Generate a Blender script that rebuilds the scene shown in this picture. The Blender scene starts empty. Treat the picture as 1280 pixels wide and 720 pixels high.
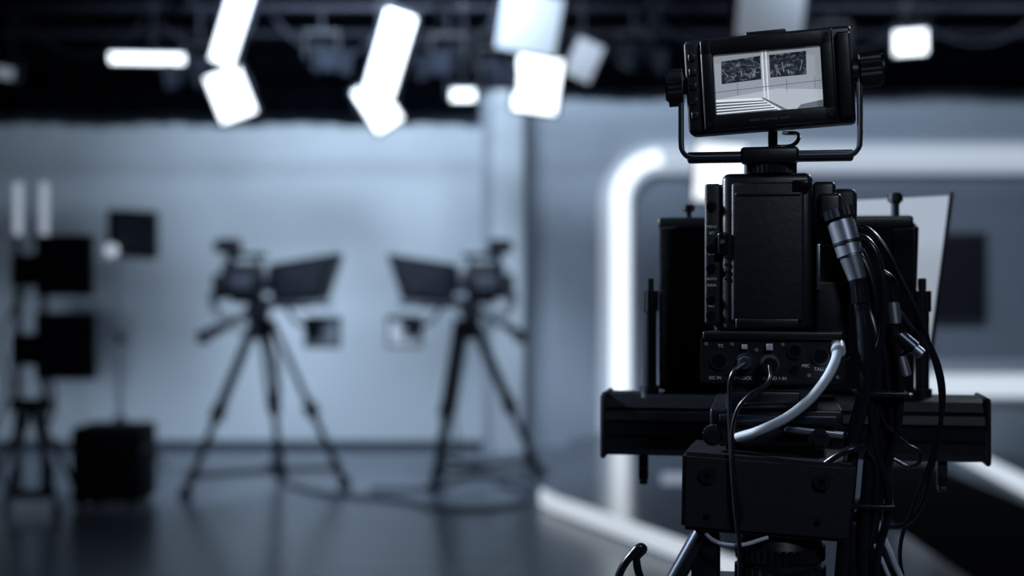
import bpy, bmesh, math, random
from mathutils import Vector, Matrix, Euler
random.seed(4)
sc = bpy.context.scene
sc.view_settings.view_transform = 'Standard'
sc.view_settings.look = 'None'
R = math.radians

# ------------------------------------------------------------ materials
def mat(name, col, rough=0.5, metal=0.0, emit=None, es=0.0, noise=0.0, nscale=20, bump=0.0, coat=0.0, spec=0.5):
    m = bpy.data.materials.new(name); m.use_nodes = True
    nt = m.node_tree; b = nt.nodes['Principled BSDF']
    b.inputs['Base Color'].default_value = (*col, 1)
    b.inputs['Roughness'].default_value = rough
    b.inputs['Metallic'].default_value = metal
    b.inputs['Coat Weight'].default_value = coat
    b.inputs['Specular IOR Level'].default_value = spec
    if emit:
        b.inputs['Emission Color'].default_value = (*emit, 1)
        b.inputs['Emission Strength'].default_value = es
    if noise > 0 or bump > 0:
        tc = nt.nodes.new('ShaderNodeTexCoord')
        n = nt.nodes.new('ShaderNodeTexNoise'); n.inputs['Scale'].default_value = nscale
        n.inputs['Detail'].default_value = 5
        nt.links.new(tc.outputs['Object'], n.inputs['Vector'])
        if noise > 0:
            r = nt.nodes.new('ShaderNodeValToRGB')
            r.color_ramp.elements[0].position = 0.3; r.color_ramp.elements[1].position = 0.7
            r.color_ramp.elements[0].color = (*[c*(1-noise) for c in col], 1)
            r.color_ramp.elements[1].color = (*[min(1, c*(1+noise)) for c in col], 1)
            nt.links.new(n.outputs['Fac'], r.inputs['Fac'])
            nt.links.new(r.outputs['Color'], b.inputs['Base Color'])
        if bump > 0:
            bp = nt.nodes.new('ShaderNodeBump'); bp.inputs['Strength'].default_value = bump
            bp.inputs['Distance'].default_value = 0.002
            nt.links.new(n.outputs['Fac'], bp.inputs['Height'])
            nt.links.new(bp.outputs['Normal'], b.inputs['Normal'])
    return m

M = {}
M['wall'] = mat('wall_paint', (0.56, 0.64, 0.72), 0.75, noise=0.03, nscale=1.5)
M['wall_r'] = mat('wall_paint_grey', (0.33, 0.385, 0.46), 0.7, noise=0.04, nscale=1.5)
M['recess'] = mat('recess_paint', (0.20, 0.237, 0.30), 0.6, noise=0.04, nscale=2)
M['dark'] = mat('dark_wall_paint', (0.006, 0.008, 0.014), 0.9, noise=0.1, nscale=3, spec=0.1)
M['drape'] = mat('black_drape_cloth', (0.0010, 0.0015, 0.0028), 1.0, noise=0.2, nscale=8, spec=0.0)
M['floor'] = mat('floor_vinyl', (0.10, 0.125, 0.17), 0.25, noise=0.08, nscale=1.2)
M['stage'] = mat('stage_gloss', (0.05, 0.06, 0.085), 0.16, noise=0.1, nscale=2)
M['carpet'] = mat('black_carpet', (0.0015, 0.002, 0.004), 0.95, noise=0.2, nscale=60, spec=0.05)
M['blk'] = mat('black_plastic', (0.006, 0.008, 0.014), 0.38, noise=0.1, nscale=60, bump=0.15)
M['blk2'] = mat('black_rough_plastic', (0.008, 0.010, 0.017), 0.52, noise=0.15, nscale=90, bump=0.3, spec=0.4)
M['gloss'] = mat('black_gloss', (0.005, 0.006, 0.011), 0.2)
M['cloth'] = mat('hood_cloth', (0.003, 0.004, 0.008), 0.9, noise=0.2, nscale=40, bump=0.4, spec=0.2)
M['anod'] = mat('black_anodised', (0.06, 0.072, 0.10), 0.32, metal=0.8)
M['rub'] = mat('cable_rubber', (0.008, 0.010, 0.017), 0.27)
M['chrome'] = mat('steel', (0.6, 0.66, 0.76), 0.28, metal=1.0)
M['alu'] = mat('aluminium', (0.34, 0.38, 0.46), 0.4, metal=0.85)
M['silver'] = mat('silver_cable_jacket', (0.50, 0.56, 0.65), 0.4)
M['label'] = mat('label_ink', (0.8, 0.85, 0.95), 0.6)
M['grid'] = mat('grid_pipe_paint', (0.010, 0.012, 0.020), 0.6, spec=0.2)
M['rig'] = mat('rig_housing_paint', (0.014, 0.018, 0.028), 0.55, spec=0.3)
M['bgblk'] = mat('equipment_black', (0.006, 0.008, 0.014), 0.5, noise=0.1, nscale=20, spec=0.35)
M['bggrey'] = mat('equipment_grey', (0.05, 0.06, 0.085), 0.45, noise=0.1, nscale=20)
M['bgscr'] = mat('monitor_glass', (0.018, 0.022, 0.034), 0.25)
M['fab'] = mat('hood_side_fabric', (0.014, 0.018, 0.028), 0.8, spec=0.2)
M['paper'] = mat('reflector_sheet', (0.7, 0.76, 0.85), 0.5)
M['flap'] = mat('glowing_flap_sheet', (0.6, 0.66, 0.75), 0.5, emit=(0.76, 0.86, 1.0), es=0.33)  # emission stands in for light falling on the white flap
M['desk'] = mat('desk_laminate', (0.6, 0.65, 0.75), 0.25)
C = (0.87, 0.94, 1.0)
def em(name, s, c=C): return mat(name, (0.3, 0.35, 0.4), 0.5, emit=c, es=s)
M['e3'] = em('lamp_diffuser_bright', 3.0)
M['e1'] = em('lamp_and_post_top_glow', 0.45, (0.72, 0.83, 1.0))
M['e05'] = em('lamp_and_reflection_glow', 0.20, (0.72, 0.83, 1.0))
M['led'] = em('led_strip_core', 1.4, (0.87, 0.94, 1.0))
M['led2'] = em('led_strip_diffuser', 0.34, (0.72, 0.83, 1.0))
M['led3'] = em('led_floor_strip', 0.72, (0.8, 0.89, 1.0))
M['ledtop'] = em('led_strip_header', 0.48, (0.78, 0.87, 1.0))
# procedural picture for the viewfinder windows
def picmat(name, sc_, off):
    m = bpy.data.materials.new(name); m.use_nodes = True; nt = m.node_tree; b = nt.nodes['Principled BSDF']
    tc = nt.nodes.new('ShaderNodeTexCoord'); mp = nt.nodes.new('ShaderNodeMapping')
    mp.inputs['Location'].default_value = (off, 0, off); mp.inputs['Rotation'].default_value = (0, 0.5, 0); mp.inputs['Scale'].default_value = (1.0, 1, 1.6)
    n = nt.nodes.new('ShaderNodeTexNoise'); n.inputs['Scale'].default_value = sc_; n.inputs['Detail'].default_value = 8; n.inputs['Roughness'].default_value = 0.8
    r = nt.nodes.new('ShaderNodeValToRGB'); r.color_ramp.elements[0].position = 0.50; r.color_ramp.elements[0].color = (0.008, 0.010, 0.018, 1)
    r.color_ramp.elements[1].position = 0.78; r.color_ramp.elements[1].color = (0.30, 0.36, 0.45, 1)
    nt.links.new(tc.outputs['Object'], mp.inputs['Vector']); nt.links.new(mp.outputs['Vector'], n.inputs['Vector'])
    nt.links.new(n.outputs['Fac'], r.inputs['Fac']); nt.links.new(r.outputs['Color'], b.inputs['Emission Color'])
    b.inputs['Emission Strength'].default_value = 1.0; b.inputs['Base Color'].default_value = (0.01, 0.01, 0.02, 1)
    return m

# ------------------------------------------------------------ mesh helpers
def link(o, parent=None):
    sc.collection.objects.link(o)
    if parent: o.parent = parent
    return o
def empty(name, loc=(0, 0, 0), rz=0, parent=None):
    e = bpy.data.objects.new(name, None); e.empty_display_size = 0.1
    e.location = loc; e.rotation_euler = (0, 0, rz)
    return link(e, parent)
def finish(bm, name, parent, m, smooth=True):
    me = bpy.data.meshes.new(name)
    bmesh.ops.recalc_face_normals(bm, faces=bm.faces)
    bm.to_mesh(me); bm.free()
    if smooth:
        for p in me.polygons: p.use_smooth = True
        me.set_sharp_from_angle(angle=R(35))
    me.materials.append(m)
    o = bpy.data.objects.new(name, me)
    return link(o, parent)
def box(name, parent, x0, x1, y0, y1, z0, z1, m, bev=0.0, seg=2, rot=None):
    c = Vector(((x0+x1)/2, (y0+y1)/2, (z0+z1)/2))
    bm = bmesh.new(); bmesh.ops.create_cube(bm, size=1)
    for v in bm.verts:
        v.co = Vector((v.co.x*(x1-x0), v.co.y*(y1-y0), v.co.z*(z1-z0)))
    if bev > 0:
        bmesh.ops.bevel(bm, geom=list(bm.edges), offset=bev, segments=seg, affect='EDGES', profile=0.5)
    o = finish(bm, name, parent, m); o.location = c
    if rot: o.rotation_euler = rot
    return o
def cyl(name, parent, p0, p1, r, m, r2=None, n=24, bev=0.0):
    p0 = Vector(p0); p1 = Vector(p1); d = p1-p0
    bm = bmesh.new()
    bmesh.ops.create_cone(bm, cap_ends=True, segments=n, radius1=r, radius2=r if r2 is None else r2, depth=d.length)
    if bev > 0:
        es = [e for e in bm.edges if abs(abs(e.verts[0].co.z)-d.length/2) < 1e-6 and abs(e.verts[0].co.z-e.verts[1].co.z) < 1e-6]
        bmesh.ops.bevel(bm, geom=es, offset=bev, segments=2, affect='EDGES')
    o = finish(bm, name, parent, m)
    o.location = (p0+p1)/2
    o.rotation_euler = d.to_track_quat('Z', 'Y').to_euler()
    return o
def knurl(name, parent, p0, p1, r, m, n=28, depth=0.06):
    p0 = Vector(p0); p1 = Vector(p1); d = p1-p0; h = d.length/2
    bm = bmesh.new(); lo = []; hi = []
    for i in range(n*2):
        a = math.pi*i/n; rr = r*(1 if i % 2 else 1-depth)
        lo.append(bm.verts.new((rr*math.cos(a), rr*math.sin(a), -h)))
        hi.append(bm.verts.new((rr*math.cos(a), rr*math.sin(a), h)))
    k = len(lo)
    for i in range(k): bm.faces.new((lo[i], lo[(i+1) % k], hi[(i+1) % k], hi[i]))
    bm.faces.new(lo[::-1]); bm.faces.new(hi)
    o = finish(bm, name, parent, m, smooth=False)
    o.location = (p0+p1)/2; o.rotation_euler = d.to_track_quat('Z', 'Y').to_euler()
    return o
def hexa(name, parent, vs, m, bev=0.0):
    """8 vertices: near quad (4) then far quad (4), same winding."""
    bm = bmesh.new(); v = [bm.verts.new(c) for c in vs]
    bm.faces.new(v[0:4]); bm.faces.new(v[4:8][::-1])
    for i in range(4):
        j = (i+1) % 4; bm.faces.new((v[i], v[j], v[4+j], v[4+i]))
    bmesh.ops.recalc_face_normals(bm, faces=bm.faces)
    if bev > 0: bmesh.ops.bevel(bm, geom=list(bm.edges), offset=bev, segments=2, affect='EDGES')
    return finish(bm, name, parent, m)
def extr(name, parent, pts, axis, a0, a1, m, bev=0.0):
    """extrude a 2-D outline along an axis ('x': pts are (y,z); 'y': (x,z); 'z': (x,y))."""
    def P(p, a): return {'x': (a, p[0], p[1]), 'y': (p[0], a, p[1]), 'z': (p[0], p[1], a)}[axis]
    bm = bmesh.new()
    A = [bm.verts.new(P(p, a0)) for p in pts]; B = [bm.verts.new(P(p, a1)) for p in pts]
    bm.faces.new(A); bm.faces.new(B[::-1]); n = len(pts)
    for i in range(n): bm.faces.new((A[i], A[(i+1) % n], B[(i+1) % n], B[i]))
    bmesh.ops.recalc_face_normals(bm, faces=bm.faces)
    if bev > 0: bmesh.ops.bevel(bm, geom=list(bm.edges), offset=bev, segments=2, affect='EDGES')
    return finish(bm, name, parent, m)
def tube(name, parent, pts, r, m, mm=False, cyclic=False):
    cu = bpy.data.curves.new(name, 'CURVE'); cu.dimensions = '3D'
    cu.bevel_depth = r; cu.bevel_resolution = 4; cu.resolution_u = 10; cu.use_fill_caps = True
    s = cu.splines.new('BEZIER'); s.bezier_points.add(len(pts)-1)
    for bp, p in zip(s.bezier_points, pts):
        bp.co = [c/1000 for c in p] if mm else p
        bp.handle_left_type = bp.handle_right_type = 'AUTO'
    s.use_cyclic_u = cyclic
    cu.materials.append(m)
    return link(bpy.data.objects.new(name, cu), parent)

# ------------------------------------------------------------ room shell
YB = 11.4
box('floor', None, -5.0, 6.0, -3.0, YB+0.2, -0.1, 0.0, M['floor'])
box('ceiling', None, -5.0, 6.0, -3.0, YB+0.2, 4.3, 4.4, M['drape'])
box('wall_back', None, -5.0, 0.0, YB, YB+0.2, 0, 4.3, M['wall'])
box('wall_back_set', None, 0.0, 6.0, YB, YB+0.2, 0, 4.3, M['wall_r'])
box('wall_left', None, -5.1, -5.0, -3.0, YB+0.2, 0, 4.3, M['dark'])
box('wall_right', None, 6.0, 6.1, -3.0, YB+0.2, 0, 4.3, M['dark'])
box('wall_front', None, -5.0, 6.0, -3.1, -3.0, 0, 4.3, M['dark'])
box('trim_column', None, -0.15, 0.09, 10.98, YB, 0, 3.2, M['wall'], bev=0.01)
box('trim_column_return', None, -0.23, -0.145, 11.05, YB, 0, 3.2, M['wall_r'])
box('baseboard_back', None, -5.0, -0.23, YB-0.02, YB, 0, 0.06, M['bggrey'])
def drape(name, x0, x1, y, z0, z1):
    bm = bmesh.new(); n = int((x1-x0)/0.05); a = []; b = []
    for i in range(n+1):
        x = x0+(x1-x0)*i/n; yy = y+0.03*math.sin(i*1.35)
        a.append(bm.verts.new((x, yy, z0+0.012*math.sin(i*0.31)))); b.append(bm.verts.new((x, yy, z1)))
    for i in range(n): bm.faces.new((a[i], a[i+1], b[i+1], b[i]))
    return finish(bm, name, None, M['drape'])
drape('stage_drape', -4.98, -0.26, 11.2, 2.64, 4.29)
drape('stage_drape', 0.13, 5.98, 11.2, 2.83, 4.29)
drape('stage_drape', -0.25, 0.14, 10.9, 2.82, 4.29)

# ------------------------------------------------------------ illuminated set frame
def rr_path(x0, x1, z0, z1, r, seg=10):
    pts = [(x0, z0)]
    for i in range(seg+1):
        a = math.pi - i*math.pi/2/seg; pts.append((x0+r+r*math.cos(a), z1-r+r*math.sin(a)))
    for i in range(seg+1):
        a = math.pi/2 - i*math.pi/2/seg; pts.append((x1-r+r*math.cos(a), z1-r+r*math.sin(a)))
    pts.append((x1, z0)); return pts
def band(name, parent, outer, inner, y0, y1, m):
    bm = bmesh.new(); n = len(outer)
    V = [[bm.verts.new((p[0], y, p[1])) for p in L] for L, y in ((outer, y0), (inner, y0), (outer, y1), (inner, y1))]
    for i in range(n-1):
        bm.faces.new((V[0][i], V[0][i+1], V[1][i+1], V[1][i])); bm.faces.new((V[2][i], V[3][i], V[3][i+1], V[2][i+1]))
        bm.faces.new((V[0][i], V[2][i], V[2][i+1], V[0][i+1])); bm.faces.new((V[1][i], V[1][i+1], V[3][i+1], V[3][i]))
    for k in (0, n-1): bm.faces.new((V[0][k], V[1][k], V[3][k], V[2][k]))
    return finish(bm, name, parent, m)
arch = empty('illuminated_set_frame', (0, 0, 0))
O_, I_ = rr_path(0.70, 4.95, 0.12, 2.43, 0.46), rr_path(0.95, 4.70, 0.12, 2.19, 0.24)
band('diffuser', arch, O_, I_, 11.26, 11.395, M['led2'])
Oc, Ic = rr_path(0.79, 4.86, 0.12, 2.37, 0.38), rr_path(0.92, 4.73, 0.12, 2.25, 0.27)
band('core_left', arch, Oc[:12], Ic[:12], 11.235, 11.262, M['led'])
band('core_header', arch, Oc[11:], Ic[11:], 11.235, 11.262, M['ledtop'])
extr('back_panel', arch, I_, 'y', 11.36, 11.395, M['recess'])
tv = empty('wall_monitor', (3.55, 11.3, 1.37))
box('bezel', tv, -0.22, 0.22, -0.02, 0.055, -0.35, 0.35, M['bgblk'], bev=0.008)
box('screen', tv, -0.195, 0.195, -0.024, -0.018, -0.32, 0.32, M['bgblk'])

# raised stage with a lit edge
stage = empty('presenter_stage', (0, 0, 0))
edge = [(0.18, 8.32), (0.26, 8.02), (0.42, 7.62), (0.95, 6.25), (1.72, 4.2)]
extr('deck', stage, edge + [(5.9, 4.2), (5.9, 11.2), (0.46, 11.2), (0.22, 8.6)], 'z', 0.0, 0.10, M['stage'])
def fascia(name, pts, z0, z1, m, t=0.02):
    for i in range(len(pts)-1):
        a = Vector((*pts[i], 0)); b = Vector((*pts[i+1], 0)); d = (b-a).normalized(); nrm = Vector((d.y, -d.x, 0))*t
        if nrm.x > 0: nrm = -nrm
        hexa(f'{name}_{i+1}', stage, [a+Vector((0, 0, z0)), b+Vector((0, 0, z0)), b+Vector((0, 0, z1)), a+Vector((0, 0, z1)),
              a+nrm+Vector((0, 0, z0)), b+nrm+Vector((0, 0, z0)), b+nrm+Vector((0, 0, z1)), a+nrm+Vector((0, 0, z1))], m)
fascia('led_edge', edge, 0.015, 0.105, M['led3'])
extr('floor_led_strip', stage, [(3.10, 10.0), (3.30, 10.0), (3.05, 7.0), (2.83, 7.0)], 'z', 0.098, 0.106, M['led3'])
extr('painted_arch_reflection', stage, [(0.95, 9.05), (1.55, 9.05), (1.47, 8.55), (0.90, 8.55)], 'z', 0.098, 0.103, M['e05'])  # glowing patch imitates the arch reflected in the deck
extr('carpet', stage, [(2.78, 9.6), (2.80, 7.0), (2.95, 6.9), (5.8, 6.9), (5.8, 4.3), (1.85, 4.3), (1.9, 7.6), (2.4, 9.6)], 'z', 0.099, 0.108, M['carpet'])

desk = empty('presenter_desk', (0, 0, 0.1))
dp = []
for i in range(13):
    a = math.pi/2+math.pi*i/12; dp.append((3.15+0.35*math.cos(a), 10.25+0.35*math.sin(a)))
dp += [(5.2, 9.9), (5.2, 10.6)]
extr('top', desk, dp, 'z', 0.58, 0.64, M['desk'])
di = [(p[0]*0.98+0.09, 10.25+(p[1]-10.25)*0.8) for p in dp]
extr('body', desk, di, 'z', 0.0, 0.42, M['wall_r'])
extr('led_edge', desk, [(p[0]*0.995+0.02, 10.25+(p[1]-10.25)*0.95) for p in dp], 'z', 0.42, 0.58, M['led3'])

# ------------------------------------------------------------ lighting grid
grid = empty('lighting_grid', (0, 0, 0))
for i, y in enumerate((6.6, 7.6, 8.75, 9.35, 10.3)):
    cyl(f'pipe_{i+1}', grid, (-4.9, y, 3.12), (5.9, y, 3.12), 0.025, M['grid'], n=12)
for i, x in enumerate((-3.9, -2.1, -0.5, 1.0, 2.9, 4.8)):
    cyl(f'cross_pipe_{i+1}', grid, (x, 6.3, 3.18), (x, 10.7, 3.18), 0.025, M['grid'], n=12)
    for j, y in enumerate((6.6, 10.3)):
        cyl(f'drop_{i+1}_{j+1}', grid, (x, y, 3.12), (x, y, 4.3), 0.015, M['grid'], n=8)
for i, (xa, xb, sag) in enumerate(((-3.3, -2.4, .28), (-2.4, -1.7, .22), (-1.6, -0.8, .30), (-0.8, -0.1, .26), (0.1, 0.9, .30), (0.9, 1.7, .22), (1.9, 2.6, .25), (2.6, 3.5, .2))):
    tube(f'power_cable_{i+1}', grid, [(xa, 9.42, 3.10), ((xa*3+xb)/4, 9.42, 3.10-sag*.7), ((xa+xb)/2, 9.42, 3.10-sag), ((xa+xb*3)/4, 9.42, 3.10-sag*.8), (xb, 9.42, 3.10)], 0.012, M['grid'])
def panel(x, y, z, w, h, roll, m, py, pitch=12, name='studio_panel_light'):
    e = empty(name, (x, y, z))
    g = empty('head', (0, 0, 0), parent=e); g.rotation_euler = Euler((R(pitch), R(roll), 0), 'XYZ')
    box('housing', g, -w/2-0.02, w/2+0.02, 0.0, 0.09, -h/2-0.02, h/2+0.02, M['rig'], bev=0.01)
    box('diffuser', g, -w/2, w/2, -0.010, 0.004, -h/2, h/2, m, bev=0.004)
    for s in (-1, 1):
        box(f'heatsink_{s+2}', g, s*w*0.25-0.01, s*w*0.25+0.01, 0.09, 0.13, -h*0.35, h*0.35, M['rig'])
        box(f'yoke_side_{s+2}', g, s*(w/2+.03)-.006, s*(w/2+.03)+.006, 0.03, 0.06, -0.02, 0.10, M['rig'])
    cyl('yoke_pivot', g, (0, 0.07, 0), (0, py-y, 0), 0.018, M['grid'], n=10)
    cyl('hanger', e, (0, py-y, -0.02), (0, py-y, 3.12-z), 0.014, M['grid'], n=10)
    box('clamp', e, -0.03, 0.03, py-y-0.035, py-y+0.035, 3.09-z, 3.155-z, M['grid'], bev=0.005)
    return e
panel(-1.693, 8.6, 2.862, .14, .46, 20, M['e3'], 8.75)
panel(-1.821, 9.2, 2.53, .23, .31, -20, M['e3'], 9.35)
panel(-.740, 8.6, 2.692, .18, .51, 18, M['e3'], 8.75)
panel(-.869, 9.2, 2.46, .19, .31, -32, M['e3'], 9.35)
panel(.106, 8.6, 2.880, .36, .35, 10, M['e1'], 8.75)
panel(.166, 9.2, 2.595, .28, .35, 8, M['e3'], 9.35)
panel(.466, 9.2, 2.755, .18, .25, 24, M['e1'], 9.35)
panel(-2.36, 9.2, 2.765, .48, .06, 1, M['e3'], 9.35)
panel(-.316, 9.2, 2.527, .15, .07, 0, M['e3'], 9.35)
panel(1.562, 8.6, 2.925, .40, .28, 3, M['e05'], 8.75)
panel(2.577, 9.2, 2.868, .21, .15, -4, M['e3'], 9.35)
panel(-3.285, 9.2, 2.672, .12, .07, 10, M['e05'], 9.35)
def parcan(x, z, yaw, tilt):
    e = empty('fresnel_spotlight', (x, 9.35, z))
    g = empty('head', parent=e); g.rotation_euler = (R(tilt), 0, R(yaw))
    cyl('body', g, (0, 0.12, 0), (0, -0.14, 0), 0.09, M['rig'], n=20, bev=0.01)
    cyl('lens', g, (0, -0.141, 0), (0, -0.15, 0), 0.07, M['bgscr'])
    for s in (-1, 1):
        box(f'barn_door_{s+2}', g, s*0.1-0.005, s*0.1+0.005, -0.26, -0.14, -0.08, 0.08, M['rig'], rot=(0, 0, R(18*s)))
        box(f'yoke_{s+2}', e, s*0.11-0.008, s*0.11+0.008, -0.02, 0.02, 0, 0.16, M['rig'])
    box('yoke_top', e, -0.118, 0.118, -0.02, 0.02, 0.15, 0.17, M['rig'])
    cyl('hanger', e, (0, 0, 0.16), (0, 0, 3.12-z), 0.014, M['grid'], n=10)
for a in ((-1.25, 2.80, 25, 15), (-0.42, 2.78, -20, 20), (-0.12, 2.70, 10, 20), (0.80, 2.80, 20, 15), (2.1, 2.86, -30, 18), (-2.05, 2.72, -20, 18)):
    parcan(*a)

# ------------------------------------------------------------ light stands
def stand_legs(e, z0, spread, m, r=0.011):
    for k in range(3):
        a = R(90+120*k+15)
        cyl(f'leg_{k+1}', e, (0, 0, z0), (spread*math.cos(a), spread*math.sin(a), r), r, m, n=10)
        cyl(f'brace_{k+1}', e, (0, 0, z0*0.35), (spread*.55*math.cos(a), spread*.55*math.sin(a), z0*0.46), r*0.7, m, n=8)
ls = empty('light_stand', (-2.84, 10.3, 0))
cyl('pole_lower', ls, (0, 0, 0.10), (0, 0, 0.95), 0.018, M['alu']); cyl('pole_upper', ls, (0, 0, 0.9), (0, 0, 1.55), 0.012, M['alu'])
cyl('collar', ls, (0, 0, 0.88), (0, 0, 0.96), 0.028, M['bgblk'])
stand_legs(ls, 0.36, 0.36, M['bgblk'], 0.014)
box('lamp_head', ls, -0.09, 0.29, -0.06, 0.02, 1.50, 1.84, M['bgblk'], bev=0.012, rot=(R(8), R(4), R(-15)))
box('lamp_face', ls, -0.02, 0.26, -0.08, -0.07, 1.54, 1.80, M['fab'], rot=(R(8), R(4), R(-15)))
cyl('lamp_bulb', ls, (-0.03, -0.09, 1.55), (-0.03, -0.12, 1.55), 0.045, M['ledtop'])
pl = empty('led_panel_on_stand', (1.20, 8.0, 0.1))
cyl('pole', pl, (0.05, 0.08, 0.1), (0.05, 0.08, 1.85), 0.014, M['bgblk'])
for k in range(3):
    a = R(90+120*k); cyl(f'leg_{k+1}', pl, (0.05, 0.08, 0.35), (0.05+0.2*math.cos(a), 0.08+0.2*math.sin(a), 0.011), 0.011, M['bgblk'], n=10)
box('housing', pl, -0.175, 0.115, 0.0, 0.07, 1.66, 2.0, M['bgblk'], bev=0.01, rot=(0, R(4), 0))
box('diffuser', pl, -0.17, 0.11, -0.012, 0.004, 1.67, 1.99, M['led'], bev=0.004, rot=(0, R(4), 0))

# ------------------------------------------------------------ monitor rack + case
mr = empty('monitor_rack', (-2.733, 8.1, 0))
for k, x in enumerate((-0.08, 0.07)):
    cyl(f'post_{k+1}', mr, (x, 0, 0.09), (x, 0, 1.58), 0.024, M['alu'])
    cyl(f'post_top_{k+1}', mr, (x, 0, 1.56), (x, 0, 1.88), 0.022, M['e1'])  # emission put in to brighten the tops, which stay dark unlit
for k, z in enumerate((1.40, 0.95)):
    box(f'bracket_{k+1}', mr, -0.11, 0.12, -0.04, 0.04, z-0.11, z+0.07, M['bgblk'], bev=0.01)
    cyl(f'bracket_knob_{k+1}', mr, (-0.01, -0.05, z-0.02), (-0.01, -0.08, z-0.02), 0.03, M['bggrey'])
for k, (z0, z1, x1) in enumerate(((1.235, 1.58, 0.37), (0.765, 1.14, 0.385))):
    box(f'monitor_{k+1}', mr, 0.05, x1, -0.10, -0.03, z0, z1, M['bgblk'], bev=0.01)
    box(f'monitor_glass_{k+1}', mr, 0.075, x1-0.025, -0.106, -0.098, z0+0.035, z1-0.025, M['bgscr'])
    cyl(f'monitor_bracket_{k+1}', mr, (0.0, -0.02, (z0+z1)/2), (0.2, -0.02, (z0+z1)/2), 0.02, M['bgblk'])
for k in range(4):
    a = R(45+90*k)
    cyl(f'splayed_leg_{k+1}', mr, (-0.005, 0, 0.62), (-0.005+0.30*math.cos(a), 0.30*math.sin(a), 0.07), 0.016, M['bgblk'], n=10)
    cyl(f'castor_{k+1}', mr, (-0.02+0.30*math.cos(a), 0.30*math.sin(a), 0.035), (0.01+0.30*math.cos(a), 0.30*math.sin(a), 0.035), 0.035, M['gloss'])
box('leg_collar', mr, -0.12, 0.11, -0.035, 0.035, 0.58, 0.65, M['bgblk'], bev=0.008)
box('base_bar', mr, -0.12, 0.11, -0.035, 0.035, 0.08, 0.13, M['bgblk'], bev=0.008)
tube('cable', mr, [(0.0, -0.05, 1.3), (-0.16, -0.06, 1.0), (-0.12, -0.05, 0.7), (-0.2, -0.1, 0.4), (-0.1, -0.1, 0.13)], 0.01, M['rub'])
tube('cable_2', mr, [(0.1, 0.0, 0.8), (0.13, 0.0, 0.6), (0.05, 0.02, 0.4), (0.12, 0.0, 0.2), (0.05, -0.05, 0.12)], 0.01, M['rub'])
fc = empty('flight_case', (-2.36, 8.45, 0))
box('shell', fc, -0.20, 0.20, -0.2, 0.2, 0.03, 0.47, M['cloth'], bev=0.015)
box('lid_seam', fc, -0.205, 0.205, -0.205, 0.205, 0.33, 0.345, M['bgblk'])
for s in (-1, 1):
    box(f'latch_{s+2}', fc, s*0.1-0.02, s*0.1+0.02, -0.215, -0.2, 0.30, 0.37, M['bgblk'])
    for t in (-1, 1): cyl(f'foot_{s+2}_{t+2}', fc, (s*0.15, t*0.15, 0), (s*0.15, t*0.15, 0.035), 0.02, M['rub'])

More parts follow.
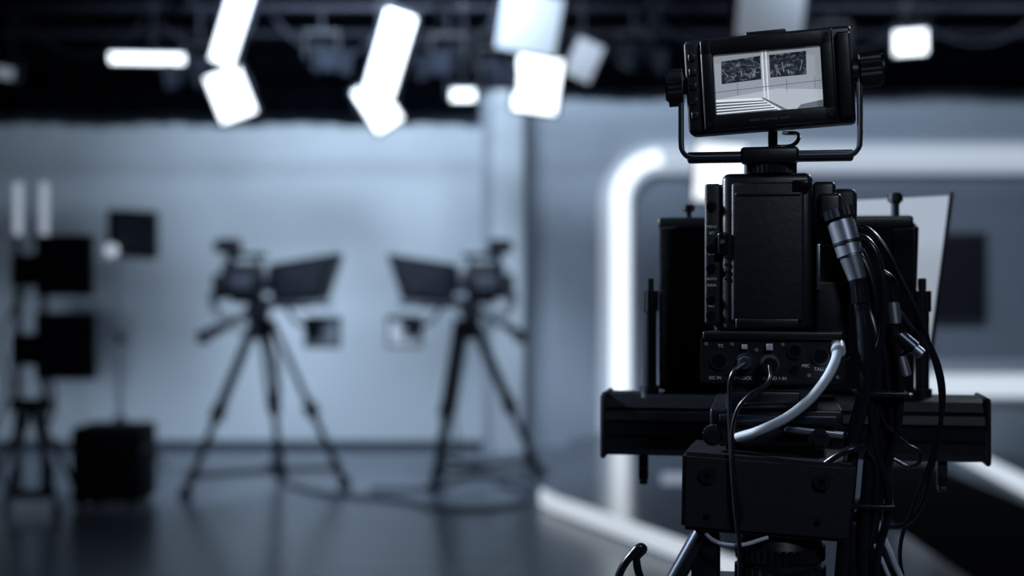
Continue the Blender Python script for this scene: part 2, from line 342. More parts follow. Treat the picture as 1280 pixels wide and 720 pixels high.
# ------------------------------------------------------------ two background cameras
def bgcam(X, Y, f, feet, name='studio_camera_with_teleprompter'):
    """f=+1 camera points to +x."""
    e = empty(name, (X, Y, 0))
    hub = Vector((0, 0, 1.04))
    for k, (fx, fy) in enumerate(feet):
        ft = Vector((fx, fy, 0.02)); d = (ft-hub); side = Vector((-d.y, d.x, 0)).normalized()*0.027
        top = hub+Vector((fx, fy, 0)).normalized()*0.07
        mid = top.lerp(ft, 0.52)
        cyl(f'leg_{k+1}_upper_a', e, top+side, mid+side, 0.018, M['bgblk'], n=10)
        cyl(f'leg_{k+1}_upper_b', e, top-side, mid-side, 0.018, M['bgblk'], n=10)
        cyl(f'leg_{k+1}_lower', e, top.lerp(ft, 0.45), ft, 0.022, M['bgblk'], n=10)
        cyl(f'leg_{k+1}_clamp', e, top.lerp(ft, 0.49), top.lerp(ft, 0.57), 0.046, M['bgblk'], n=12)
        cyl(f'leg_{k+1}_foot', e, (fx, fy, 0), (fx, fy, 0.07), 0.045, M['rub'], r2=0.03, n=14)
        cyl(f'leg_{k+1}_ankle', e, top.lerp(ft, 0.87), top.lerp(ft, 0.93), 0.032, M['bgblk'], n=12)
        cyl(f'spreader_{k+1}', e, (0.05, 0.15, 0.10), top.lerp(ft, 0.9), 0.016, M['bgblk'], n=8)
    cyl('spreader_hub', e, (0.05, 0.15, 0.08), (0.05, 0.15, 0.14), 0.05, M['bgblk'])
    cyl('bowl', e, (0, 0, 0.96), (0, 0, 1.08), 0.05, M['bgblk'], r2=0.095)
    cyl('fluid_head', e, (-0.03*f, -0.07, 1.13), (-0.03*f, 0.07, 1.13), 0.07, M['bgblk'])
    box('tilt_plate', e, -0.19, 0.19, -0.05, 0.05, 1.18, 1.215, M['bgblk'], bev=0.005)
    bx = lambda n, a, b, y0, y1, z0, z1, m, bv=0.01: box(n, e, min(a*f, b*f), max(a*f, b*f), y0, y1, z0, z1, m, bev=bv)
    bx('camera_body', -0.25, 0.0, -0.08, 0.08, 1.21, 1.44, M['bgblk'], 0.02)
    bx('side_panel', -0.20, -0.06, -0.086, -0.078, 1.27, 1.36, M['bggrey'], 0.003)
    bx('battery', -0.31, -0.25, -0.06, 0.06, 1.20, 1.37, M['bgblk'])
    bx('handle_post_1', -0.22, -0.18, -0.03, 0.03, 1.42, 1.49, M['bgblk'], 0.004)
    bx('handle_post_2', -0.04, -0.01, -0.02, 0.02, 1.43, 1.48, M['bgblk'], 0.004)
    bx('handle_grip', -0.21, 0.03, -0.02, 0.02, 1.47, 1.505, M['bgblk'], 0.008)
    bx('viewfinder', -0.27, -0.14, -0.08, 0.06, 1.50, 1.595, M['bgblk'], 0.015)
    bx('viewfinder_hood', -0.30, -0.26, -0.07, 0.05, 1.51, 1.585, M['bgblk'], 0.01)
    bx('viewfinder_arm', -0.23, -0.19, -0.01, 0.01, 1.45, 1.52, M['bgblk'], 0.002)
    cyl('lens', e, (0.0, 0, 1.32), (0.10*f, 0, 1.32), 0.06, M['gloss'], r2=0.07)
    cyl('lens_ring', e, (0.02*f, 0, 1.32), (0.05*f, 0, 1.32), 0.071, M['bggrey'])
    hexa('prompter_hood', e, [(0.08*f, -0.11, 1.19), (0.08*f, 0.11, 1.19), (0.05*f, 0.11, 1.43), (0.05*f, -0.11, 1.43),
                              (0.40*f, -0.20, 1.20), (0.40*f, 0.20, 1.20), (0.50*f, 0.20, 1.50), (0.50*f, -0.20, 1.50)], M['bgblk'], 0.006)
    hexa('hood_side_fabric', e, [(0.13*f, -0.135, 1.22), (0.14*f, -0.125, 1.22), (0.12*f, -0.125, 1.40), (0.11*f, -0.133, 1.40),
                              (0.36*f, -0.200, 1.23), (0.37*f, -0.190, 1.23), (0.44*f, -0.190, 1.45), (0.43*f, -0.198, 1.45)], M['fab'], 0.0)
    box('hood_frame_bottom', e, min(0.05*f, 0.43*f), max(0.05*f, 0.43*f), -0.2, 0.2, 1.165, 1.19, M['bggrey'], bev=0.004)
    bx('support_rail', -0.02, 0.30, -0.02, 0.02, 1.15, 1.175, M['bgblk'], 0.003)
    tube('arm', e, [(0.16*f, -0.03, 1.16), (0.22*f, -0.05, 1.07), (0.32*f, -0.05, 1.02)], 0.014, M['bgblk'])
    for nn, a, b, z0, z1 in (('l', .28, .30, .90, 1.10), ('r', .49, .51, .90, 1.10), ('t', .28, .51, 1.08, 1.10), ('b', .28, .51, .90, .92)):
        bx('talent_monitor_'+nn, a, b, -0.09, -0.05, z0, z1, M['bgblk'], 0.004)
    bx('talent_monitor_screen', .30, .49, -0.075, -0.06, .92, 1.08, M['recess' if f > 0 else 'paper'], 0.0)
    for s in (-1, 1):
        tube(f'pan_handle_{s+2}', e, [(-0.08*f, 0.07*s, 1.14), (-0.2*f, 0.12*s, 1.06), (-0.33*f, 0.15*s, 1.0)], 0.012, M['bgblk'])
        cyl(f'grip_{s+2}', e, (-0.25*f, 0.13*s, 1.035), (-0.37*f, 0.155*s, 0.97), 0.026, M['rub'], n=14)
    bx('zoom_control', -0.38, -0.31, -0.19, -0.12, 0.93, 1.01, M['bgblk'])
    for k in range(3):
        tube(f'loose_cable_{k+1}', e, [(-0.25*f, -0.06, 1.30), ((-0.28-0.02*k)*f, -0.1, 1.18+0.02*k), (-0.1*f, -0.1, 1.08-0.05*k), (0.03*f, -0.03, 1.0-0.04*k), (0.06*f, 0.1, 0.14)], 0.007, M['rub'])
    return e
bgcam(-1.597, 9.1, 1, [(-0.40, -0.40), (0.52, 0.05), (0.02, 0.62)])
bgcam(-0.295, 9.2, -1, [(-0.20, -0.22), (0.48, 0.45), (-0.20, 0.62)])
tube('floor_cable', None, [(-1.45, 9.2, 0.012), (-1.1, 8.75, 0.012), (-0.7, 8.55, 0.012), (-0.3, 8.15, 0.012), (0.0, 8.3, 0.012), (0.12, 8.75, 0.012), (-0.1, 9.3, 0.012)], 0.012, M['rub'])
tube('floor_cable', None, [(-0.9, 9.0, 0.012), (-0.5, 9.05, 0.012), (-0.35, 9.5, 0.012), (0.0, 9.6, 0.012), (0.12, 9.1, 0.012)], 0.011, M['rub'])

# ------------------------------------------------------------ foreground studio camera (local +y = where it points)
fg = empty('broadcast_camera', (0.32, 1.778, 0), rz=R(-10.2))
def B(n, x0, x1, y0, y1, z0, z1, m='blk', bv=2, rot=None, par=None):   # millimetres
    return box(n, par or fg, x0/1000, x1/1000, y0/1000, y1/1000, z0/1000, z1/1000, M[m], bev=bv/1000, rot=rot, seg=3)
def Cy(n, p0, p1, r, m='blk', r2=None, bv=0.5, par=None, k=28):
    return cyl(n, par or fg, [c/1000 for c in p0], [c/1000 for c in p1], r/1000, M[m], r2=None if r2 is None else r2/1000, n=k, bev=bv/1000)
def Kn(n, p0, p1, r, m='blk', k=28, par=None, d=0.06):
    return knurl(n, par or fg, [c/1000 for c in p0], [c/1000 for c in p1], r/1000, M[m], n=k, depth=d)
def T(n, pts, r, m='rub', par=None): return tube(n, par or fg, pts, r/1000, M[m], mm=True)
def text(n, s, x, y, z, size, par=None, m='label'):
    cu = bpy.data.curves.new(n, 'FONT'); cu.body = s; cu.size = size/1000; cu.align_x = 'CENTER'; cu.extrude = 0.0002
    cu.materials.append(M[m]); o = bpy.data.objects.new(n, cu); link(o, par or fg)
    o.location = (x/1000, y/1000, z/1000); o.rotation_euler = (R(90), 0, 0); return o

# battery / rear block
B('battery_pack', -57, 55, 0, 70, 1227, 1424, 'blk', 9)
B('battery_face', -45, 44, -4, 4, 1238, 1412, 'blk2', 4)
B('battery_rib_top', -40, 40, -6, -2, 1395, 1399, 'blk', 1)
B('battery_foot', -40, 38, -6, 2, 1230, 1242, 'blk', 2)
B('battery_release', 30, 50, -7, 0, 1400, 1414, 'gloss', 2)
for k in range(4): B(f'battery_latch_rib_{k+1}', -54, -50, -2, 2, 1290+9*k, 1294+9*k, 'blk', 0.8)
# camera chassis
B('chassis', -70, 62, 62, 330, 1222, 1415, 'blk', 8)
B('side_control_strip', -79, -59, 8, 200, 1234, 1412, 'blk2', 4)
for k, z in enumerate((1383, 1330, 1305, 1265, 1246)):
    Cy(f'control_button_{k+1}', (-70, 9, z), (-70, 3, z), 5.2, 'gloss', bv=1)
    Cy(f'control_ring_{k+1}', (-70, 8.5, z), (-70, 6, z), 7, 'anod', bv=0.5)
for k, (z, s) in enumerate(((1356, 'MENU'), (1348, 'SET'), (1322, 'DISP'), (1290, 'AUTO'), (1282, 'GAIN'), (1256, 'RET'))):
    text(f'control_label_{k+1}', s, -70, 6.9, z, 4.6)
B('toggle_guard', -62, -50, -8, 4, 1322, 1350, 'gloss', 3)
Cy('toggle', (-56, -8, 1336), (-56, -15, 1338), 3, 'anod')
# top handle and viewfinder mount
B('top_handle', -20, 26, 40, 260, 1440, 1458, 'blk', 6)
B('handle_post_rear', -18, 22, 60, 90, 1412, 1445, 'blk', 4)
B('handle_post_front', -18, 22, 220, 250, 1412, 1445, 'blk', 4)
Kn('mount_ring', (3, 25, 1424), (3, 25, 1441), 33, 'anod', 34)
Cy('mount_collar', (3, 25, 1441), (3, 25, 1450), 29, 'anod', bv=1)
Cy('mount_cone', (3, 25, 1450), (3, 25, 1458), 26, 'blk', r2=14)
Cy('mount_stem', (6, 20, 1452), (6, 20, 1478), 6, 'anod')
# right side electronics block
B('side_block', 55, 84, 20, 200, 1215, 1414, 'blk', 6)
B('side_block_outer', 80, 111, 35, 190, 1270, 1406, 'blk2', 8)
B('side_cover', 62, 90, 5, 30, 1330, 1398, 'blk', 5)
B('side_lower', 58, 100, 10, 140, 1190, 1290, 'blk', 5)
B('steel_hinge', 59, 64, -3, 15, 1278, 1335, 'chrome', 1)
# XLR plug
Cy('xlr_barrel', (88, -12, 1362), (100, -18, 1318), 17, 'alu', r2=16, bv=2)
Kn('xlr_ring', (87, -11, 1366), (84, -10, 1377), 19, 'anod', 20)
Cy('xlr_groove', (95, -15.5, 1337), (96, -16, 1333), 17.5, 'blk')
Cy('xlr_tail', (100, -18, 1318), (108, -21, 1290), 14, 'alu', r2=11, bv=1)
Cy('xlr_boot', (108, -21, 1290), (113, -22, 1252), 11, 'rub', r2=9)
Kn('xlr_boot_ribs', (110, -21.5, 1282), (112, -22, 1262), 11.5, 'rub', 14)
# rear connector panel
extr('connector_panel', fg, [(-.084, 1.163), (-.084, 1.218), (-.078, 1.224), (.075, 1.224), (.094, 1.205), (.094, 1.168), (.086, 1.160), (-.080, 1.160)], 'y', -0.012, 0.09, M['blk'], 0.002)
B('panel_lip', -80, 90, -18, -10, 1216, 1226, 'blk', 2)
for k, (x, z, r) in enumerate(((-60, 1189, 12), (-28, 1190, 12), (2, 1188, 12), (33, 1202, 10), (33, 1180, 7), (64, 1196, 12))):
    Cy(f'socket_flange_{k+1}', (x, -10, z), (x, -16, z), r, 'anod', bv=1)
    Cy(f'socket_bore_{k+1}', (x, -15, z), (x, -17, z), r*0.72, 'gloss', bv=0.5)
for k, (x, z) in enumerate(((-76, 1210), (-44, 1210), (-14, 1203), (18, 1210), (50, 1172), (84, 1206), (84, 1170))):
    Cy(f'panel_screw_{k+1}', (x, -11, z), (x, -14, z), 2.4, 'alu', bv=0.4, k=12)
for k, (x, z, s) in enumerate(((-65, 1166, 'DC IN'), (-33, 1166, 'GENLOCK'), (8, 1166, 'AUDIO 1 IN'), (46, 1182, 'MIC'), (-58, 1206, 'TC'), (64, 1178, 'TALLY'))):
    text(f'panel_label_{k+1}', s, x, -12.6, z, 5.6)
Kn('plug_1', (-28, -16, 1190), (-28, -34, 1189), 10, 'anod', 16)
Cy('plug_1_cap', (-28, -34, 1189), (-28, -40, 1188), 8, 'chrome', bv=1)
Kn('plug_2', (2, -16, 1188), (2, -34, 1186), 11, 'anod', 16)
Cy('plug_2_ring', (2, -33, 1186), (2, -36, 1186), 12, 'chrome', bv=0.6)
Cy('plug_2_cap', (2, -36, 1186), (2, -42, 1185), 10, 'blk', bv=1)
B('bnc_tab_1', -32, -25, -22, -14, 1204, 1210, 'silver', 1); B('bnc_tab_2', -2, 6, -22, -14, 1203, 1211, 'silver', 1)
# mounting plates
B('wedge_plate', -52, 62, 0, 240, 1128, 1160, 'anod', 3)
B('quick_release', -48, 40, -14, 200, 1135, 1152, 'blk', 3)
B('slide_plate', -72, 92, 5, 260, 1106, 1128, 'blk', 3)
B('slide_plate_edge', -60, 84, -4, 10, 1112, 1121, 'anod', 1)
B('base_riser', -62, 80, 10, 220, 1080, 1108, 'blk', 3)
B('clamp_lever', 20, 92, -14, -4, 1098, 1106, 'alu', 2, rot=(0, R(6), 0))
Kn('lock_knob_1', (-68, 4, 1096), (-68, -22, 1096), 13, 'anod', 18); Cy('lock_knob_1_cap', (-68, -21, 1096), (-68, -25, 1096), 9, 'blk')
Kn('lock_knob_2', (62, 4, 1094), (62, -20, 1094), 13, 'anod', 18); Cy('lock_knob_2_cap', (62, -19, 1094), (62, -24, 1094), 9, 'blk')
Cy('bubble_level', (-25, 0, 1092), (-25, -12, 1092), 9, 'chrome', bv=1)
# head block
hexa('fluid_head_block', fg, [(-.106, -.045, .982), (.094, -.045, .972), (.106, -.045, 1.066), (-.104, -.045, 1.078),
                               (-.100, .09, .982), (.088, .09, .972), (.100, .09, 1.070), (-.098, .09, 1.080)], M['blk2'], 0.005)
for k, (x, z) in enumerate(((-73, 1051), (64, 1046), (-73, 1002), (60, 998))):
    Cy(f'head_bolt_{k+1}', (x, -44, z), (x, -51, z), 11 if k < 2 else 4, 'blk', bv=1.5)
    Cy(f'head_bolt_{k+1}_socket', (x, -50, z), (x, -52, z), 5 if k < 2 else 2, 'gloss', bv=0.2, k=6)
Cy('head_neck', (15, 20, 975), (15, 20, 955), 48, 'blk', r2=54)
Kn('drag_ring', (15, 20, 957), (15, 20, 940), 56, 'blk', 40)
Cy('drag_collar', (15, 20, 940), (15, 20, 932), 51, 'anod', bv=1)
Kn('pan_ring', (15, 20, 932), (15, 20, 905), 57, 'blk', 30)
Cy('bowl', (15, 20, 905), (15, 20, 840), 62, 'blk', r2=40, bv=3)
Kn('bowl_clamp', (15, 20, 840), (15, 20, 740), 20, 'blk', 16)
B('tripod_crown', -75, 105, -60, 110, 872, 905, 'blk', 12)
# tripod legs
feet = [(-620, -40, 0), (640, -20, 0), (15, 640, 0)]
tops = [(-75, 10, 985), (118, 30, 990), (15, 100, 890)]
for k, (t, f_) in enumerate(zip(tops, feet)):
    t = Vector(t); f_ = Vector(f_); sd = Vector((0, 14, 0)) if k < 2 else Vector((14, 0, 0)); mid = t.lerp(f_, .5)
    Cy(f'tripod_leg_{k+1}_a', t+sd, mid+sd, 11, 'anod'); Cy(f'tripod_leg_{k+1}_b', t-sd, mid-sd, 11, 'anod')
    Cy(f'tripod_leg_{k+1}_lower', t.lerp(f_, .44), t.lerp(f_, .985), 13, 'anod')
    Cy(f'tripod_leg_{k+1}_clamp', t.lerp(f_, .47), t.lerp(f_, .53), 28, 'blk')
    Cy(f'tripod_leg_{k+1}_joint', t-sd*2.0, t+sd*2.0, 17, 'blk', bv=2)
    Cy(f'tripod_leg_{k+1}_foot', (f_.x, f_.y, 0), (f_.x, f_.y, 40), 30, 'rub', r2=18)
    Cy(f'tripod_spreader_{k+1}', (10, 190, 300), t.lerp(f_, .62), 8, 'anod')
B('leg_link_1', -95, -60, -10, 40, 900, 985, 'blk', 5); B('leg_link_2', 95, 125, 0, 50, 900, 992, 'blk', 5)

# lens + prompter on the far side
Cy('lens_barrel', (0, 330, 1318), (0, 430, 1318), 50, 'gloss', r2=55, bv=2)
Kn('lens_zoom_ring', (0, 350, 1318), (0, 385, 1318), 56, 'rub', 40)
hexa('prompter_hood', fg, [(-.157, .30, 1.125), (.205, .30, 1.125), (.213, .30, 1.372), (-.150, .30, 1.378),
                            (-.175, .62, 1.115), (.225, .62, 1.115), (.232, .62, 1.400), (-.170, .62, 1.400)], M['cloth'], 0.006)
B('hood_top_frame', -160, 205, 296, 312, 1366, 1384, 'blk', 4)
B('hood_fold_left', -158, -128, 292, 302, 1130, 1370, 'cloth', 4); B('hood_fold_right', 176, 206, 292, 302, 1130, 1366, 'cloth', 4)
hexa('glowing_flap', fg, [(.10, .640, 1.19), (.262, .640, 1.17), (.296, .640, 1.433), (.10, .640, 1.425),
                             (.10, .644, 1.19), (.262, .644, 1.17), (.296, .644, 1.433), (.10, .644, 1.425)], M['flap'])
hexa('flap_frame', fg, [(.262, .636, 1.16), (.268, .636, 1.16), (.303, .636, 1.438), (.296, .636, 1.438),
                             (.262, .648, 1.16), (.268, .648, 1.16), (.303, .648, 1.438), (.296, .648, 1.438)], M['blk'])
Cy('hood_knob_1', (-117, 330, 1380), (-117, 330, 1396), 5, 'anod'); Cy('hood_knob_1_cap', (-117, 330, 1394), (-117, 330, 1404), 10, 'blk', bv=2)
Cy('hood_knob_2', (184, 350, 1380), (184, 350, 1408), 6, 'anod'); Cy('hood_knob_2_cap', (184, 350, 1404), (184, 350, 1420), 11, 'blk', bv=3)
# prompter monitor beam: ribbed extrusion
prof = [(.270, 1.036), (.262, 1.046), (.262, 1.060), (.267, 1.063), (.262, 1.066), (.260, 1.082), (.266, 1.085), (.260, 1.088), (.262, 1.100), (.268, 1.103), (.264, 1.106), (.272, 1.119), (.285, 1.124), (.36, 1.124), (.37, 1.115), (.37, 1.036)]
extr('prompter_monitor_beam', fg, prof, 'x', -0.237, 0.302, M['blk'])
for s, x in ((1, -241), (2, 298)): B(f'beam_end_cap_{s}', x, x+8, 257, 374, 1031, 1127, 'blk', 4)
for k, x in enumerate((-180, 243)):
    B(f'beam_foot_{k+1}', x-7, x+7, 280, 292, 998, 1036, 'blk', 2); Cy(f'beam_foot_screw_{k+1}', (x, 281, 1016), (x, 276, 1016), 4, 'anod')
    B(f'beam_foot_pad_{k+1}', x-6, x+6, 278, 294, 992, 999, 'rub', 2)
for k, x in enumerate((-172, 217)):
    Cy(f'post_{k+1}', (x, 300, 1120), (x, 300, 1250), 10, 'blk'); Kn(f'post_knob_{k+1}', (x, 300, 1246), (x, 300, 1276), 13, 'blk', 16)
    Cy(f'post_tip_{k+1}', (x, 300, 1276), (x, 300, 1294), 6, 'anod', bv=1); Cy(f'post_collar_{k+1}', (x, 300, 1120), (x, 300, 1136), 14, 'blk')
for k, x in enumerate((-35, 45)): Cy(f'support_rod_{k+1}', (x, 100, 1095), (x, 420, 1095), 8, 'anod')
B('support_bridge', -60, 75, 250, 290, 1085, 1125, 'blk', 4)

# viewfinder
vf = empty('viewfinder', (0.0, -0.02, 1.536), parent=fg); vf.rotation_euler = (R(2), R(-3.2), R(-3))
def V(n, x0, x1, y0, y1, z0, z1, m='blk', bv=2, rot=None): return B(n, x0, x1, y0, y1, z0, z1, m, bv, rot, par=vf)
V('vf_body', -101, 103, 4, 52, -59, 60, 'blk', 5)
V('vf_back', -88, 90, 50, 70, -48, 50, 'blk', 6)
V('vf_side_panel', -101, -82, -3, 8, -56, 56, 'blk2', 3)
V('frame_top', -80, 80, -14, 6, 36, 56, 'blk', 2.5)
V('frame_bottom', -80, 80, -14, 6, -56, -38, 'blk', 2.5)
V('frame_left', -80, -65, -14, 6, -56, 56, 'blk', 2.5)
V('frame_right', 65, 80, -14, 6, -56, 56, 'blk', 2.5)
V('vf_right_cheek', 84, 101, -4, 8, -52, 52, 'blk', 3)
V('vf_top_tab', -25, 25, 10, 30, 58, 64, 'blk', 2)
for k in range(5):
    V(f'vf_button_{k+1}', -96, -87, -6, -2, 32-18*k, 41-18*k, 'anod', 1.5)
for k, (x, z) in enumerate(((-74, 50), (74, 50), (-74, -49), (74, -49))):
    Cy(f'vf_screw_{k+1}', (x, -13, z), (x, -15, z), 2.2, 'anod', bv=0.3, par=vf, k=12)
text('vf_label', 'PEAKING   CONTRAST   BRIGHT', 0, -14.3, -49, 3.4, par=vf, m='alu')
S = {'s0': em('screen_backdrop', 0.30, (0.80, 0.88, 1.0)), 's1': em('screen_bright', 0.75, (0.88, 0.94, 1.0)),
     's2': em('screen_dark', 0.02, (0.6, 0.75, 1.0)), 's3': em('screen_mid', 0.12, (0.72, 0.82, 1.0)), 's4': em('screen_light', 0.46, (0.82, 0.9, 1.0)),
     'p1': picmat('screen_picture', 120, 0.3), 'p2': picmat('screen_picture_b', 120, 1.7)}
def poly(n, pts, m, y):
    bm = bmesh.new(); bm.faces.new([bm.verts.new((p[0]/1000, y/1000, p[1]/1000)) for p in pts])
    me = bpy.data.meshes.new(n); bm.to_mesh(me); bm.free(); me.materials.append(S[m])
    return link(bpy.data.objects.new(n, me), vf)
poly('screen_image', [(-68, -42), (68, -42), (68, 43), (-68, 43)], 's0', 2.0)
poly('screen_floor_glow', [(-67, -42), (67, -42), (67, -16), (10, -10), (-67, -18)], 's4', 1.85)
poly('screen_window_1', [(-57, 1), (-8, 3), (-8, 32), (-56, 29)], 'p1', 1.6)
poly('screen_window_2', [(3, 4), (47, 4), (48, 33), (3, 32)], 'p2', 1.6)
for k, x in enumerate((-6, -1.5)):
    poly(f'screen_mullion_{k+1}', [(x, -24), (x+1.3, -24), (x+1.3, 38), (x, 38)], 's1', 1.4)
for k, x in enumerate((-38, 22, 56)):
    poly(f'screen_post_{k+1}', [(x, -14), (x+0.9, -14), (x+0.9, 1), (x, 1)], 's3', 1.4)
poly('screen_ledge', [(-67, -8), (66, -4), (66, -5.0), (-67, -9)], 's3', 1.3)
poly('screen_desk', [(-66, -18), (-8, -20), (14, -34), (8, -42), (-66, -42)], 's1', 1.5)
for k in range(5): poly(f'screen_desk_line_{k+1}', [(-66, -21-3.7*k), (-6+4*k, -23-3.1*k), (-6+4*k, -24.3-3.1*k), (-66, -23.1-3.7*k)], 's2', 1.2)
poly('screen_table_edge', [(-10, -20), (-6, -20), (22, -37), (17, -38)], 's3', 1.2)
poly('screen_side_shade', [(28, -42), (67, -42), (67, -28), (38, -32)], 's3', 1.3)
for k in range(14):     # fine streaks in the two pictures
    lo, hi = ((-56, -10), (4, 46))[k % 2]; cx = lo+(hi-lo)*0.62
    x0 = random.uniform(lo+6, hi-4); z0 = random.uniform(5, 12); x1 = x0+(x0-cx)*0.25+random.uniform(-2, 2); z1 = z0+random.uniform(3, 14)
    if lo+1 < x1 < hi-1 and z1 < 29:
        poly(f'screen_streak_{k+1}', [(x0-.2, z0), (x0+.2, z0), (x1+.15, z1), (x1-.15, z1)], 's4', 1.3)
# yoke
def strap(n, pts, w0, w1, t, m):
    out = []; inn = []
    for i, p in enumerate(pts):
        a = Vector(pts[max(i-1, 0)]); b = Vector(pts[min(i+1, len(pts)-1)]); d = (b-a).normalized(); nr = Vector((-d.y, d.x))*t/2
        out.append((Vector(p)+nr)/1000); inn.append((Vector(p)-nr)/1000)
    return band(n, fg, out, inn, w0/1000, w1/1000, M[m])
yk = [(-108, 1548), (-108, 1466)]
for i in range(1, 6): a = math.pi+i*math.pi/2/6; yk.append((-92+16*math.cos(a), 1460+16*math.sin(a)))
yk += [(-90, 1444), (94, 1444)]
for i in range(1, 6): a = -math.pi/2+i*math.pi/2/6; yk.append((96+16*math.cos(a), 1460+16*math.sin(a)))
yk += [(112, 1466), (112, 1560)]
strap('yoke', yk, -8, 14, 6, 'blk')
strap('yoke_edge', [(p[0]*0.985, p[1]+1.5) for p in yk], -9, -6, 1.6, 'alu')
B('yoke_base_bar', -100, 104, -7.5, 15, 1438, 1451, 'blk', 2.5)
B('yoke_base', -34, 38, -12, 24, 1436, 1456, 'blk', 5)
Kn('yoke_knob_left', (-106, 3, 1534), (-124, 3, 1533), 24, 'blk', 22); Cy('yoke_knob_left_cap', (-123, 3, 1533), (-127, 3, 1533), 17, 'anod', bv=1)
Kn('yoke_knob_right', (112, 3, 1549), (137, 3, 1551), 22, 'blk', 22); Cy('yoke_knob_right_cap', (136, 3, 1551), (141, 3, 1551), 20, 'blk', bv=2)
Cy('yoke_pivot_left', (-98, 3, 1534), (-108, 3, 1534), 9, 'anod'); Cy('yoke_pivot_right', (100, 3, 1549), (114, 3, 1549), 14, 'anod')
T('vf_cable', [(20, 60, 1480), (38, 20, 1472), (30, 0, 1458), (5, -5, 1455), (-10, 10, 1450)], 2.6)

# cables
T('audio_cable_silver', [(84, -14, 1206), (80, -36, 1190), (62, -50, 1160), (32, -52, 1130), (-5, -44, 1108), (-38, -30, 1095)], 6.0, 'silver')
Cy('silver_plug', (84, -8, 1210), (85, -24, 1202), 9, 'silver', bv=1)
T('cable_thin_1', [(-28, -40, 1188), (-42, -46, 1176), (-46, -44, 1140), (-44, -52, 1080), (-40, -58, 1020), (-34, -58, 960), (-36, -60, 880)], 3)
T('cable_thin_2', [(2, -42, 1185), (2, -50, 1168), (-24, -52, 1148), (-38, -50, 1128), (-42, -54, 1070), (-30, -57, 1000)], 2.6)
T('cable_thick_1', [(113, -22, 1256), (116, -24, 1220), (117, -22, 1160), (104, -14, 1100), (98, -10, 1040), (92, -10, 960), (85, 0, 860)], 9)
T('cable_thick_2', [(100, 30, 1290), (126, 0, 1240), (132, -4, 1150), (122, -8, 1060), (116, -4, 960), (118, 10, 850)], 7.5)
T('cable_loop_1', [(100, 0, 1360), (128, -14, 1345), (160, -20, 1290), (196, -20, 1200), (207, -16, 1140), (196, -12, 1060), (168, -6, 992), (135, 0, 985)], 3)
T('cable_loop_2', [(98, 4, 1358), (122, -10, 1352), (150, -16, 1310), (180, -18, 1240), (208, -18, 1170), (205, -14, 1110), (178, -8, 1020), (160, 0, 960), (168, 0, 900)], 2.6)
T('cable_loop_3', [(96, 6, 1352), (124, -6, 1325), (142, -10, 1270), (156, -12, 1200), (158, -10, 1120), (140, -6, 1040), (128, 0, 960), (130, 10, 860)], 4.5)
T('cable_loop_4', [(96, 10, 1340), (118, -2, 1310), (134, -4, 1240), (146, -4, 1150), (150, 0, 1080), (135, 4, 1000), (140, 6, 930), (150, 10, 850)], 4)
T('cable_loop_5', [(104, 10, 1330), (112, -4, 1290), (126, -10, 1200), (138, -10, 1120), (166, -8, 1090), (184, -6, 1075), (176, -6, 1062), (150, -4, 1070)], 2.2)
T('cable_loop_6', [(138, -6, 1300), (150, -6, 1290), (152, -6, 1260), (165, -6, 1240), (178, -4, 1215), (160, 0, 1195)], 4)
T('cable_loop_7', [(60, -30, 1060), (100, -40, 1085), (122, -20, 1080), (130, -10, 1010), (120, 0, 950)], 4)
T('cable_loop_8', [(100, 5, 1345), (120, -8, 1338), (136, -12, 1300), (138, -12, 1230), (124, -12, 1170), (130, -12, 1090), (146, -8, 1020), (132, -4, 940), (136, 0, 860)], 5)
rc = random.Random(11)
for k in range(9):       # the rest of the hanging loom
    o = rc.uniform(-6, 6); y = rc.uniform(0, 34); w_ = rc.uniform(0, 26)
    T(f'loom_cable_{k+1}', [(98, 20+y, 1352-6*k), (116+o*.4, y, 1322-5*k), (128+o+w_*.5, y-4, 1250), (136+o+w_, y-6, 1165), (132-o+w_*.8, y-6, 1085), (118+o+w_*.3, y-4, 1005), (112-o+w_*.8, y, 930), (120+o, y+5, 840)], rc.choice((3.2, 4, 4.8, 5.5)))
T('cable_grey_1', [(128, 10, 1040), (134, 0, 990), (150, -4, 950), (168, 0, 905), (180, 5, 860)], 3.6, 'silver')
T('cable_grey_2', [(122, 10, 1030), (124, 0, 980), (140, -4, 940), (156, 0, 900), (166, 5, 860)], 2.6, 'silver')
T('cable_lower', [(-80, -20, 985), (-70, -40, 972), (-40, -50, 966), (0, -40, 975)], 2.6, 'silver')
Cy('side_plug_1', (158, -12, 1222), (176, -16, 1206), 9, 'anod', bv=1); Cy('side_plug_1_tip', (176, -16, 1206), (184, -18, 1199), 7, 'alu', bv=1)
Cy('side_plug_2', (150, -10, 1262), (153, -12, 1236), 8, 'alu', bv=1)
Cy('side_plug_3', (160, -10, 1196), (166, -12, 1172), 7, 'alu', bv=1)
B('cable_tie', 102, 168, -28, 34, 1148, 1153, 'rub', 1)
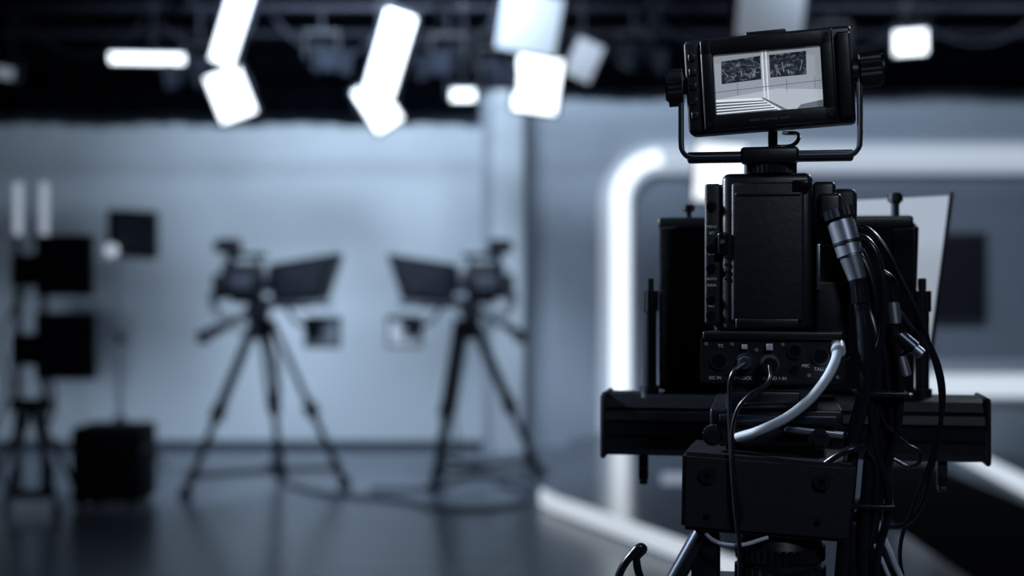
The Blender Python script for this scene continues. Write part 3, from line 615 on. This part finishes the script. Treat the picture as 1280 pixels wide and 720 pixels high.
B('cable_tie_2', 90, 152, -22, 34, 1010, 1015, 'rub', 1)
T('remote_cable', [(-75, -20, 860), (-120, -40, 880), (-160, -50, 945), (-152, -52, 960), (-166, -54, 950), (-184, -52, 915), (-186, -40, 860), (-150, 0, 760), (-60, 20, 780)], 5)

# ------------------------------------------------------------ lights
def area(name, loc, tgt, sx, sy, p, col=(0.72, 0.85, 1.0), spread=180):
    l = bpy.data.lights.new(name, 'AREA'); l.shape = 'RECTANGLE'; l.size = sx; l.size_y = sy; l.energy = p; l.color = col; l.spread = R(spread)
    o = bpy.data.objects.new(name, l); o.location = loc
    o.rotation_euler = (Vector(tgt)-Vector(loc)).to_track_quat('-Z', 'Y').to_euler(); return link(o)
area('cyc_wash_lamp', (-0.9, 7.6, 3.7), (-0.9, 11.4, 1.15), 1.2, 0.4, 105, spread=105)
area('set_wash_lamp', (3.0, 8.2, 3.6), (3.0, 11.4, 1.6), 2.4, 0.4, 36, spread=130)
area('rim_lamp', (2.0, 3.4, 2.9), (0.4, 1.9, 1.3), 0.6, 0.4, 38, (0.78, 0.89, 1))
area('side_key_lamp', (-1.9, 2.5, 2.3), (0.3, 1.9, 1.35), 0.4, 0.4, 16, (0.78, 0.89, 1), spread=60)
area('added_rear_fill', (0.9, -0.9, 3.0), (0.3, 1.8, 1.2), 0.6, 0.4, 2.2, (0.76, 0.87, 1), spread=60)  # unseen fill, added behind the viewpoint to lift the foreground
w = bpy.data.worlds.new('studio_world'); sc.world = w; w.use_nodes = True
w.node_tree.nodes['Background'].inputs[0].default_value = (0.5, 0.62, 0.9, 1)
w.node_tree.nodes['Background'].inputs[1].default_value = 0.02

# ------------------------------------------------------------ camera
cd = bpy.data.cameras.new('photo_camera'); cd.sensor_width = 36; cd.lens = 50
cd.dof.use_dof = True; cd.dof.focus_distance = 1.77; cd.dof.aperture_fstop = 2.1
co = bpy.data.objects.new('photo_camera', cd); co.location = (0, 0, 1.28); co.rotation_euler = (R(90), 0, 0)
cd.clip_start = 0.05
link(co); sc.camera = co
